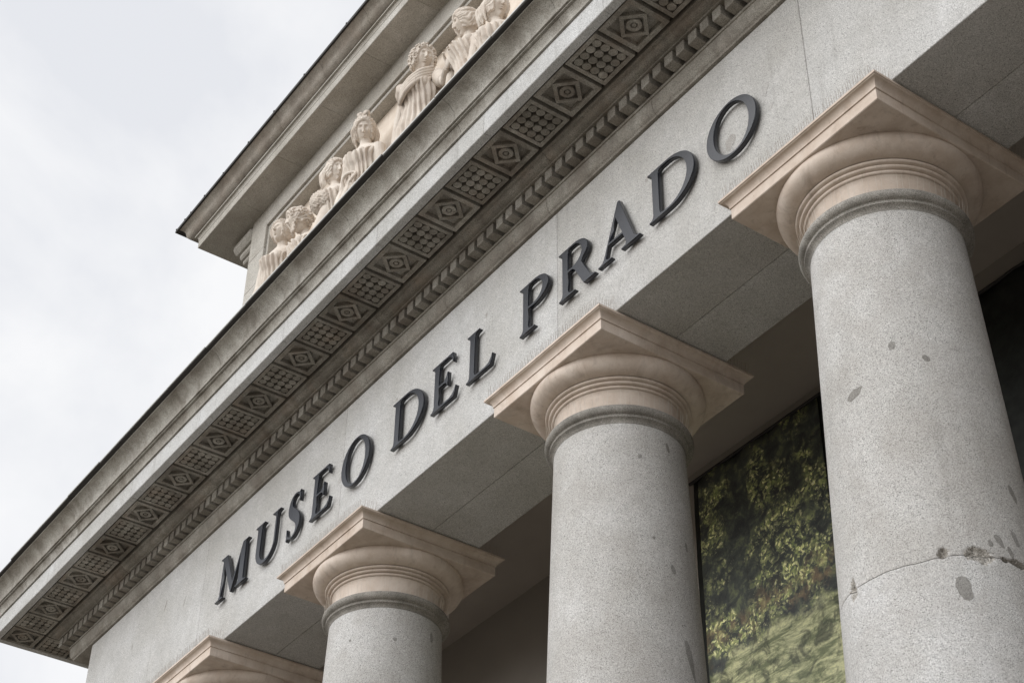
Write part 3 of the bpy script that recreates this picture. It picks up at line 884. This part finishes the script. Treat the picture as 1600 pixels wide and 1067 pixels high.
# repair stains on the frieze: thin dark mortar inlays
def inlay(x, z, hx, hz, rot, seed):
    r0 = random.Random(seed)
    V = []
    for y in (-0.002, 0.01):
        r0.seed(seed)
        for i in range(12):
            a = 2 * PI * i / 12
            k = 1 + 0.5 * (r0.random() - 0.5)
            u, v = hx * k * math.cos(a), hz * k * math.sin(a)
            V.append((x + u * math.cos(rot) - v * math.sin(rot), y, z + u * math.sin(rot) + v * math.cos(rot)))
    F = [tuple(range(12))] + [(i, (i + 1) % 12, 12 + (i + 1) % 12, 12 + i) for i in range(12)]
    child('mortar_patch', mesh('mortar_patch', V, F), M['mortar'], ent)
M['mortar'] = granite('granite_mortar', (0.44, 0.43, 0.42), (0.28, 0.275, 0.27), 1.3)
for q, a in enumerate(((-1.05, 0.92, 0.07, 0.10, -0.5), (-0.50, 1.20, 0.05, 0.09, -0.4), (-0.44, 0.93, 0.03, 0.05, -0.3), (-3.01, 0.19, 0.03, 0.045, -0.4), (-2.35, 1.42, 0.03, 0.05, -0.4), (-5.4, 1.55, 0.02, 0.03, 0),
                       (-8.75, 1.0, 0.04, 0.06, -0.3), (-14.0, 1.55, 0.02, 0.10, -0.3), (-13.3, 1.3, 0.015, 0.08, -0.3), (-15.1, 1.35, 0.02, 0.05, 0), (-4.4, 0.25, 0.02, 0.02, 0), (-13.9, 0.75, 0.012, 0.05, -0.2), (-7.4, 1.5, 0.015, 0.03, 0.1), (-3.3, 1.75, 0.02, 0.02, 0.1))):
    inlay(*a, seed=q)

# ------------------------------------------------------------------ carved figures of the relief (over life size, standing on the ledge behind the cornice)
def gs(x, s):
    return math.exp(-(x / s) ** 2)
def face_r(d):
    """radius offset of a head for a unit direction d (x forward, y left, z up), in head half-heights"""
    x, y, z = d
    a = abs(y)
    off = 0.0
    if x > 0.05:
        f = min(1, (x - 0.05) / 0.35)
        nose = gs(y, 0.085) * (max(0, min(1, (0.24 - z) / 0.50)) if z > -0.27 else max(0, 1 - (-0.27 - z) / 0.05))
        off += f * 0.30 * nose
        off += f * 0.10 * gs(a - 0.085, 0.05) * gs(z + 0.235, 0.045)            # nostril wings
        off += f * 0.055 * gs(a - 0.25, 0.19) * gs(z - 0.235, 0.055)            # brow
        off -= f * 0.19 * gs(a - 0.255, 0.125) * gs(z - 0.085, 0.085)           # eye socket
        off += f * 0.115 * gs(a - 0.265, 0.085) * gs(z - 0.075, 0.042)          # eyeball and lids
        off -= f * 0.03 * gs(a - 0.265, 0.09) * gs(z - 0.115, 0.014)
        off += f * 0.06 * gs(a - 0.40, 0.17) * gs(z + 0.16, 0.16)               # cheek
        off += f * 0.10 * gs(y, 0.155) * (gs(z + 0.435, 0.04) + 0.95 * gs(z + 0.535, 0.042))
        off -= f * 0.085 * gs(y, 0.19) * gs(z + 0.485, 0.018)
        off -= f * 0.07 * gs(y, 0.2) * gs(z + 0.615, 0.045)
        off += f * 0.12 * gs(y, 0.20) * gs(z + 0.78, 0.12)
    return off
def head_pt(d, grow=0.0):
    x, y, z = d
    k = 1 + face_r(d) + grow
    px, py, pz = 0.90 * x, 0.74 * y, 1.06 * z
    if z < 0:
        py *= 1 - 0.24 * (-z) ** 1.3
        if x < 0: px *= 1 - 0.45 * (-z)
    elif x < 0:
        px *= 1.12
    return Vector((px * k, py * k, pz * k))
def sph(nu, nv):
    D = []
    for j in range(nv + 1):
        ph = -PI / 2 + PI * j / nv
        for i in range(nu):
            th = 2 * PI * i / nu
            D.append((math.cos(ph) * math.cos(th), math.cos(ph) * math.sin(th), math.sin(ph)))
    F = []
    for j in range(nv):
        for i in range(nu):
            a, b = j * nu + i, j * nu + (i + 1) % nu
            F.append((a, b, b + nu, a + nu))
    return D, F
class Build:
    def __init__(s): s.V, s.F = [], []
    def add(s, V, F):
        o = len(s.V)
        s.V += [tuple(v) for v in V]
        s.F += [tuple(o + i for i in f) for f in F]
    def tube(s, pts, rad, n=14):
        pts = [Vector(p) for p in pts]
        # resample smoothly
        P, R = [], []
        for i in range(len(pts) - 1):
            for k in range(6):
                f = k / 6
                p0 = pts[max(0, i - 1)]; p3 = pts[min(len(pts) - 1, i + 2)]
                a, b = pts[i], pts[i + 1]
                P.append(0.5 * ((2 * a) + (b - p0) * f + (2 * p0 - 5 * a + 4 * b - p3) * f * f + (3 * a - p0 - 3 * b + p3) * f ** 3))
                R.append(rad[i] + (rad[i + 1] - rad[i]) * f)
        P.append(pts[-1]); R.append(rad[-1])
        V, F = [], []
        ref = Vector((0.3, 0.2, 1)).normalized()
        for i, p in enumerate(P):
            d = (P[min(i + 1, len(P) - 1)] - P[max(i - 1, 0)]).normalized()
            u = d.cross(ref)
            if u.length < 0.1: u = d.cross(Vector((1, 0, 0)))
            u.normalize(); v = d.cross(u)
            for k in range(n):
                a = 2 * PI * k / n
                V.append(p + R[i] * (u * math.cos(a) + v * math.sin(a)))
        for i in range(len(P) - 1):
            for k in range(n):
                a, b = i * n + k, i * n + (k + 1) % n
                F.append((a, b, b + n, a + n))
        V.append(P[0]); V.append(P[-1])
        m = len(V)
        for k in range(n):
            F.append((m - 2, (k + 1) % n, k))
            F.append((m - 1, (len(P) - 1) * n + k, (len(P) - 1) * n + (k + 1) % n))
        s.add(V, F)
    def blob(s, c, rx, ry, rz, rot=None, nz_=0.0, fr=6.0, seed=0, nu=20, nv=12):
        D, F = sph(nu, nv)
        V = []
        for d in D:
            k = 1 + nz_ * noise.noise(Vector(d) * fr + Vector((seed, 0, 0)))
            q = Vector((d[0] * rx * k, d[1] * ry * k, d[2] * rz * k))
            if rot: q = rot @ q
            V.append(Vector(c) + q)
        s.add(V, F)
    def loft(s, rings, n=48, cap=True):
        """rings: list of functions angle -> Vector"""
        V, F = [], []
        for rg in rings:
            for k in range(n):
                V.append(rg(2 * PI * k / n))
        for i in range(len(rings) - 1):
            for k in range(n):
                a, b = i * n + k, i * n + (k + 1) % n
                F.append((a, b, b + n, a + n))
        if cap:
            F.append(tuple(range(n)))
            F.append(tuple((len(rings) - 1) * n + k for k in range(n)))
        s.add(V, F)
def rotm(yaw, pitch=0.0, roll=0.0):
    return Matrix.Rotation(yaw, 3, 'Z') @ Matrix.Rotation(-pitch, 3, 'Y') @ Matrix.Rotation(roll, 3, 'X')
def hand(bd, wrist, dirv, palm_n, s):
    """palm, four unequal bent fingers and a thumb leaving the side of the palm; s = hand length"""
    dirv = Vector(dirv).normalized(); pn = Vector(palm_n); pn = (pn - dirv * pn.dot(dirv)).normalized(); sd = dirv.cross(pn)
    w0 = Vector(wrist)
    rot = Matrix((dirv, sd, pn)).transposed()
    bd.blob(w0 + dirv * 0.26 * s, 0.30 * s, 0.21 * s, 0.10 * s, rot)
    for i, (o, L) in enumerate(((-0.165, 0.40), (-0.055, 0.47), (0.055, 0.44), (0.16, 0.35))):
        b = w0 + dirv * 0.46 * s + sd * o * s
        m = b + (dirv * 0.9 + pn * 0.25).normalized() * L * 0.5 * s
        e = m + (dirv * 0.6 + pn * 0.75).normalized() * L * 0.5 * s
        bd.tube([b, m, e], [0.055 * s, 0.05 * s, 0.038 * s], 8)
    b = w0 + dirv * 0.15 * s - sd * 0.17 * s
    bd.tube([b, b + (dirv * 0.5 - sd * 0.6 + pn * 0.3) * 0.22 * s, b + (dirv * 0.9 - sd * 0.5 + pn * 0.6) * 0.36 * s], [0.07 * s, 0.06 * s, 0.045 * s], 8)

def figure(H, r, yaw, pitch, roll, byaw, hair, label, arms=(), cat='statue', lean=0.0, neck=0.40, shoulder=1.4, sash=False, seed=0, tilt=0.0):
    H = Vector(H)
    hr = rotm(yaw, pitch, roll)
    br = Matrix.Rotation(byaw, 3, 'Z')
    D, F = sph(150, 110)
    bd = Build()
    bd.add([H + hr @ (head_pt(d) * r) for d in D], F)
    for sgn in (1, -1):                                                  # ears
        bd.blob(H + hr @ (Vector((-0.05, sgn * 0.72, 0.02)) * r), 0.16 * r, 0.07 * r, 0.24 * r, hr)
    base = Vector((H.x, H.y, 0)) + br @ Vector((-0.10 * r - lean, 0, 0))
    zt = H.z
    def sw(z):                                                           # sideways drift of the body below the neck
        return Vector((tilt * max(0, min(-z - 0.9, 6.0)) * r, 0, 0))
    def ring(z, lat, dep, dx=0.0):
        return lambda a: base + sw(z) + Vector((0, 0, zt + z * r)) + br @ Vector(((dx + dep * math.cos(a)) * r, lat * math.sin(a) * r, 0))
    prof = [(-0.45, .40, .42, -.02), (-0.95, neck, .40, -.08), (-1.30, neck + .05, .42, -.12), (-1.52, .80, .52, -.15), (-1.75, 1.18, .62, -.15), (-2.05, shoulder, .74, -.12), (-2.5, shoulder - .08, .92, -.04), (-3.1, 1.32, 1.04, 0.05), (-3.7, 1.24, 1.0, .05), (-4.6, 1.16, .85, 0), (-5.6, 1.25, .86, 0), (-6.6, 1.50, .98, 0), (-7.6, 1.5, .98, 0)]
    bd.loft([ring(*q) for q in prof[:10]], 36)
    for sgn in (1, -1):                                                  # chest
        bd.blob(base + sw(-3.0) + Vector((0, 0, zt - 3.0 * r)) + br @ Vector((0.80 * r, sgn * 0.56 * r, 0)), 0.44 * r, 0.48 * r, 0.50 * r, br)
    sh = {1: base + sw(-2.1) + Vector((0, 0, zt - 2.1 * r)) + br @ Vector((-0.1 * r, 1.28 * r, 0)), -1: base + sw(-2.1) + Vector((0, 0, zt - 2.1 * r)) + br @ Vector((-0.1 * r, -1.28 * r, 0))}
    sleeves = []
    for sgn, elbow, wrist, hd in arms:
        e = Vector(elbow); wv = Vector(wrist)
        bd.tube([sh[sgn], sh[sgn] * 0.55 + e * 0.45, e], [0.52 * r, 0.44 * r, 0.34 * r])
        bd.tube([e, e * 0.6 + wv * 0.4, wv], [0.35 * r, 0.34 * r, 0.21 * r])
        if hd:
            hand(bd, wv, hd, Vector((0.4, -0.9, 0.1)), 0.85 * r * 1.9)
        sleeves.append((sgn, e))
    free = [k for k in (1, -1) if k not in [a[0] for a in arms]]
    for sgn in free:                                                     # arm hanging down along the side
        e = sh[sgn] + br @ Vector((0.05 * r, sgn * 0.45 * r, 0)) + Vector((0, 0, -2.7 * r))
        wv = e + br @ Vector((0.75 * r, -sgn * 0.2 * r, 0)) + Vector((0, 0, -2.1 * r))
        bd.tube([sh[sgn], sh[sgn] * 0.5 + e * 0.5, e], [0.52 * r, 0.44 * r, 0.35 * r])
        bd.tube([e, e * 0.6 + wv * 0.4, wv], [0.35 * r, 0.33 * r, 0.21 * r])
        hand(bd, wv, (wv - e), br @ Vector((0, -sgn, 0)), 1.6 * r)
    me = mesh('carved_figure', bd.V, bd.F, True)
    o = link('carved_figure', me, M['figure'])
    tag(o, label, cat, 'carved figures of the relief', 'thing')
    md = o.modifiers.new('skin', 'REMESH'); md.mode = 'VOXEL'; md.voxel_size = 0.0056; md.use_smooth_shade = True
    # hair
    hb = Build()
    V = []
    D2, F2 = sph(160, 110)
    for d in D2:
        x, y, z = d
        inface = 1 - min(1, max(0, (math.hypot(y / 0.72, (z + 0.22) / 0.80) - 0.86) / 0.12)) if x > 0 else 0
        low = max(0, min(1, (-0.55 - z) / 0.15)) if hair not in ('long', 'loose') or x > -.1 else 0
        m = (1 - inface) * (1 - low)
        ang = math.atan2(z - 0.15, y)
        flow = 2.4 * noise.noise(Vector(d) * 2.2 + Vector((seed, 0, 0)))
        wv = 0.05 * abs(math.sin(9 * ang + 5 * x + flow)) + 0.035 * math.sin(27 * ang + 9 * x + 3 * flow) + 0.05 * noise.noise(Vector(d) * 7 + Vector((0, seed, 0)))
        V.append(H + hr @ (head_pt(d, -0.10 + m * (0.23 + wv)) * r))
    hb.add(V, F2)
    rr = random.Random(seed)
    if hair in ('bun', 'crown'):
        for k in range(5 if hair == 'crown' else 3):
            c = Vector(((0.25 if hair == 'crown' else -0.75) + rr.uniform(-.15, .15), rr.uniform(-.3, .3), (1.12 if hair == 'crown' else 0.55) + rr.uniform(-.08, .12)))
            hb.blob(H + hr @ (c * r), .26 * r, .24 * r, .24 * r, None, 0.5, 5, k + seed)
    if hair in ('bun',):
        hb.tube([H + hr @ (Vector((0.45, 0.62, .55)) * r), H + hr @ (Vector((-0.1, .74, .55)) * r), H + hr @ (Vector((-.75, .4, .5)) * r)], [.12 * r, .16 * r, .14 * r])
        hb.tube([H + hr @ (Vector((0.45, -0.62, .55)) * r), H + hr @ (Vector((-0.1, -.74, .55)) * r), H + hr @ (Vector((-.75, -.4, .5)) * r)], [.12 * r, .16 * r, .14 * r])
    if hair in ('long', 'crown', 'loose'):
        for sgn in (1, -1):
            for k in range(11):
                x0 = (0.16 if hair == 'crown' else 0.0) - 0.085 * k + rr.uniform(-.03, .03)
                L = rr.uniform(-1.25, -.85); w0 = rr.uniform(-.09, .09); w1 = rr.uniform(-.09, .09); yo = rr.uniform(-.06, .05)
                hb.tube([H + hr @ (Vector((x0, sgn * (.70 + yo), .38)) * r), H + hr @ (Vector((x0 - .05 + w0, sgn * (.84 + yo), .0)) * r), H + hr @ (Vector((x0 - .08 + w1, sgn * (.80 + yo), -.40)) * r), H + hr @ (Vector((x0 - .10 - w0, sgn * (.74 + yo), -.72)) * r), H + hr @ (Vector((x0 - .16, sgn * .58, L)) * r)], [.09 * r, .115 * r, .105 * r, .10 * r, .03 * r], 8)
    if hair in ('curls', 'beard'):
        for k in range(210):
            z = rr.uniform(-.55, 1.0); th = rr.uniform(0, 2 * PI)
            d = Vector((math.sqrt(max(0, 1 - z * z)) * math.cos(th), math.sqrt(max(0, 1 - z * z)) * math.sin(th), z))
            if d.x > 0 and math.hypot(d.y / .72, (d.z + .22) / .80) < 1.0: continue
            if hair == 'beard' and d.z > .5 and d.x > -.2: continue
            c = H + hr @ (head_pt(d, 0.20) * r)
            hb.blob(c, .105 * r, .105 * r, .105 * r, None, .8, 2.5, k, 9, 6)
    if hair == 'beard':
        for k in range(60):
            yy = rr.uniform(-.42, .42); zz = rr.uniform(-1.25, -.55)
            hb.blob(H + hr @ (Vector((.72 - .35 * abs(yy) - .1 * (zz + .9), yy * (1.25 + zz * .3), zz)) * r), .08 * r, .08 * r, .17 * r, None, .8, 3, k + 70, 9, 7)
    ho = link('hair', mesh('hair', hb.V, hb.F, True), M['figure'], o)
    # robe: a draped shell with folds, gathered over one shoulder
    rb = Build()
    def robe_ring(zz, t):
        def f(a):
            lat = 1.5 + 0.25 * t if t > .12 else shoulder - .02
            # interpolate the body profile and keep clear of it
            for (z0, l0, d0, x0), (z1, l1, d1, x1) in zip(prof, prof[1:]):
                if z1 <= zz <= z0:
                    q = (zz - z0) / (z1 - z0); lat = l0 + (l1 - l0) * q; dep = d0 + (d1 - d0) * q; dx = x0 + (x1 - x0) * q
                    break
            else:
                lat, dep, dx = 1.5 + .22 * t, .98 + .2 * t, 0
            if -3.9 < zz < -2.2:
                dep += 0.28 * gs(zz + 3.0, .75) * max(0, math.cos(a))
            fold = 0.075 + 0.10 * t
            k = 1.03 + 1.35 * fold * (1.6 * abs(math.sin(10.5 * a + 1.6 * noise.noise(Vector((a * 1.3, zz * .25, seed))) + 0.35 * zz)) - .7) * (0.6 + noise.noise(Vector((a * 2.2, zz * .35, seed + 9))) * .9 + .35)
            k += 0.05 * math.sin(3.6 * (zz + 1.2 * math.sin(a + 0.6 * seed))) * gs(zz + 3.6, 2.2)
            drop = (0.55 * max(0, math.cos(a)) ** 2 + .30 * (1 + math.sin(a + seed)) * .5) * max(0, 1 - t * 7)
            return base + sw(zz) + Vector((0, 0, zt + (zz - drop) * r)) + br @ Vector(((dx + dep * k * math.cos(a)) * r, lat * k * math.sin(a) * r, 0))
        return f
    zbot = (ATB + 0.02 - zt) / r
    n = 90
    rings = []
    for i in range(n + 1):
        t = i / n
        zz = -1.95 + (zbot + 1.95) * t ** 1.35
        rings.append(robe_ring(zz, t))
    rb.loft(rings, 220, False)
    for sgn, e in sleeves:
        # loose sleeve over the upper arm
        rb.tube([sh[sgn] + Vector((0, 0, .1 * r)), sh[sgn] * .6 + e * .4, sh[sgn] * .25 + e * .75], [.66 * r, .62 * r, .40 * r], 16)
    if sash:                                                             # bunched cloth slung across the chest
        for q in range(4):
            u = (q - 1.5) * 0.26
            rb.tube([base + Vector((0, 0, zt - (1.75 + u) * r)) + br @ Vector((.40 * r, 1.05 * r, 0)), base + Vector((0, 0, zt - (2.7 + u) * r)) + br @ Vector((1.24 * r, .5 * r, 0)),
                     base + Vector((0, 0, zt - (3.5 + u) * r)) + br @ Vector((1.34 * r, -.4 * r, 0)), base + Vector((0, 0, zt - (4.0 + u) * r)) + br @ Vector((.78 * r, -1.15 * r, 0))], [.13 * r, .17 * r, .17 * r, .13 * r], 10)
    ro = link('robe', mesh('robe', rb.V, rb.F, True), M['figure'], o)
    return o

R_ = math.radians
figure((-11.26, -0.10, 7.04), .205, R_(-66), R_(0), R_(-6), R_(-66), 'waves', 'leftmost carved woman, bare forehead and parted hair, in the corner of the relief', tilt=-.08, seed=1)
figure((-10.62, -0.14, 6.83), .205, R_(-108), R_(-14), R_(6), R_(-90), 'beard', 'carved old bearded man bending in profile, second figure from the left corner', lean=.10, tilt=.24, seed=2)
figure((-9.55, -0.12, 7.04), .205, R_(-8), R_(-6), R_(4), R_(-62), 'loose', 'carved young woman looking right, one arm raised behind her head, beside the old man',
       arms=((-1, (-10.08, .04, 6.75), (-9.84, .02, 7.05), (0.6, 0.2, .6)),), tilt=.16, seed=3)
figure((-8.66, -0.14, 7.19), .215, R_(-36), R_(-26), R_(2), R_(-74), 'crown', 'carved woman with topknot and long hair facing outward, middle of the relief figures', shoulder=1.4, seed=4)
figure((-7.06, -0.14, 7.33), .215, R_(-14), R_(-8), R_(0), R_(-60), 'curls', 'carved woman with tight curls and a sash slung across her chest',
       arms=((-1, (-7.62, -.10, 6.88), (-7.70, -.16, 6.12), (0, -.3, -1)), (1, (-6.45, -.10, 6.42), (-6.18, -.26, 6.34), (0.8, -.2, .35))), sash=True, seed=5)
figure((-5.93, -0.10, 7.12), .22, R_(-114), R_(-16), R_(-4), R_(-80), 'bun', 'carved woman in left profile with wavy hair tied in a bun near the top edge', tilt=.2, seed=6)
figure((-5.17, -0.14, 6.70), .21, R_(-2), R_(-4), R_(4), R_(-60), 'loose', 'carved woman with loose hair looking right, last figure at the top edge of the photo', tilt=.12, seed=7)
# what some of them hold
def prop(name, bd, label, cat):
    o = link(name, mesh(name, bd.V, bd.F, True), M['figure'])
    return tag(o, label, cat, None, 'thing')
b = Build()
BC = Vector((-9.56, -.27, 6.34))
Db, Fb = sph(90, 60)
rb_ = Matrix.Rotation(0.5, 3, 'Y')
b.add([BC + rb_ @ Vector((.25 * d[0], .18 * d[1], .19 * d[2])) * (1 + .10 * noise.noise(Vector(d) * 9) + .14 * abs(noise.noise(Vector(d) * 17))) for d in Db], Fb)
b.tube([BC + Vector((0.1, .06, -.15)), (-9.5, -.3, 5.4), (-9.5, -.3, 3.5)], [.12, .14, .16])
prop('carved_fruit_bundle', b, 'carved knobbly bundle between the old man and the woman with raised arm', 'carving')
b = Build()
CC = Vector((-8.66, -.33, 6.06))
pts = [CC + Vector((.15 * math.cos(t), .04 * math.sin(2 * t), .17 * math.sin(t))) for t in [R_(-40 + 26 * i) for i in range(13)]] 
b.tube(pts + [CC + Vector((.02, -.01, -.05)), CC + Vector((.10, 0, .02))], [.026] * 13 + [.022, .012], 10)
b.tube([CC + Vector((.12, .02, -.10)), CC + Vector((.16, .08, -.5)), CC + Vector((.1, .1, -2.9))], [.026, .05, .06])
prop('carved_serpent_coil', b, 'carved curling loop held at the waist of the woman with the topknot', 'carving')
b = Build()
b.blob((-9.17, .06, 6.98), .07, .05, .34, Matrix.Rotation(0.22, 3, 'Y'), .2, 4, 3)
b.tube([(-9.24, .08, 6.7), (-9.26, .08, 5.2), (-9.26, .06, 3.5)], [.05, .06, .08])
prop('carved_torch', b, 'carved upright blade-like torch behind the shoulder of the topknot woman', 'carving')
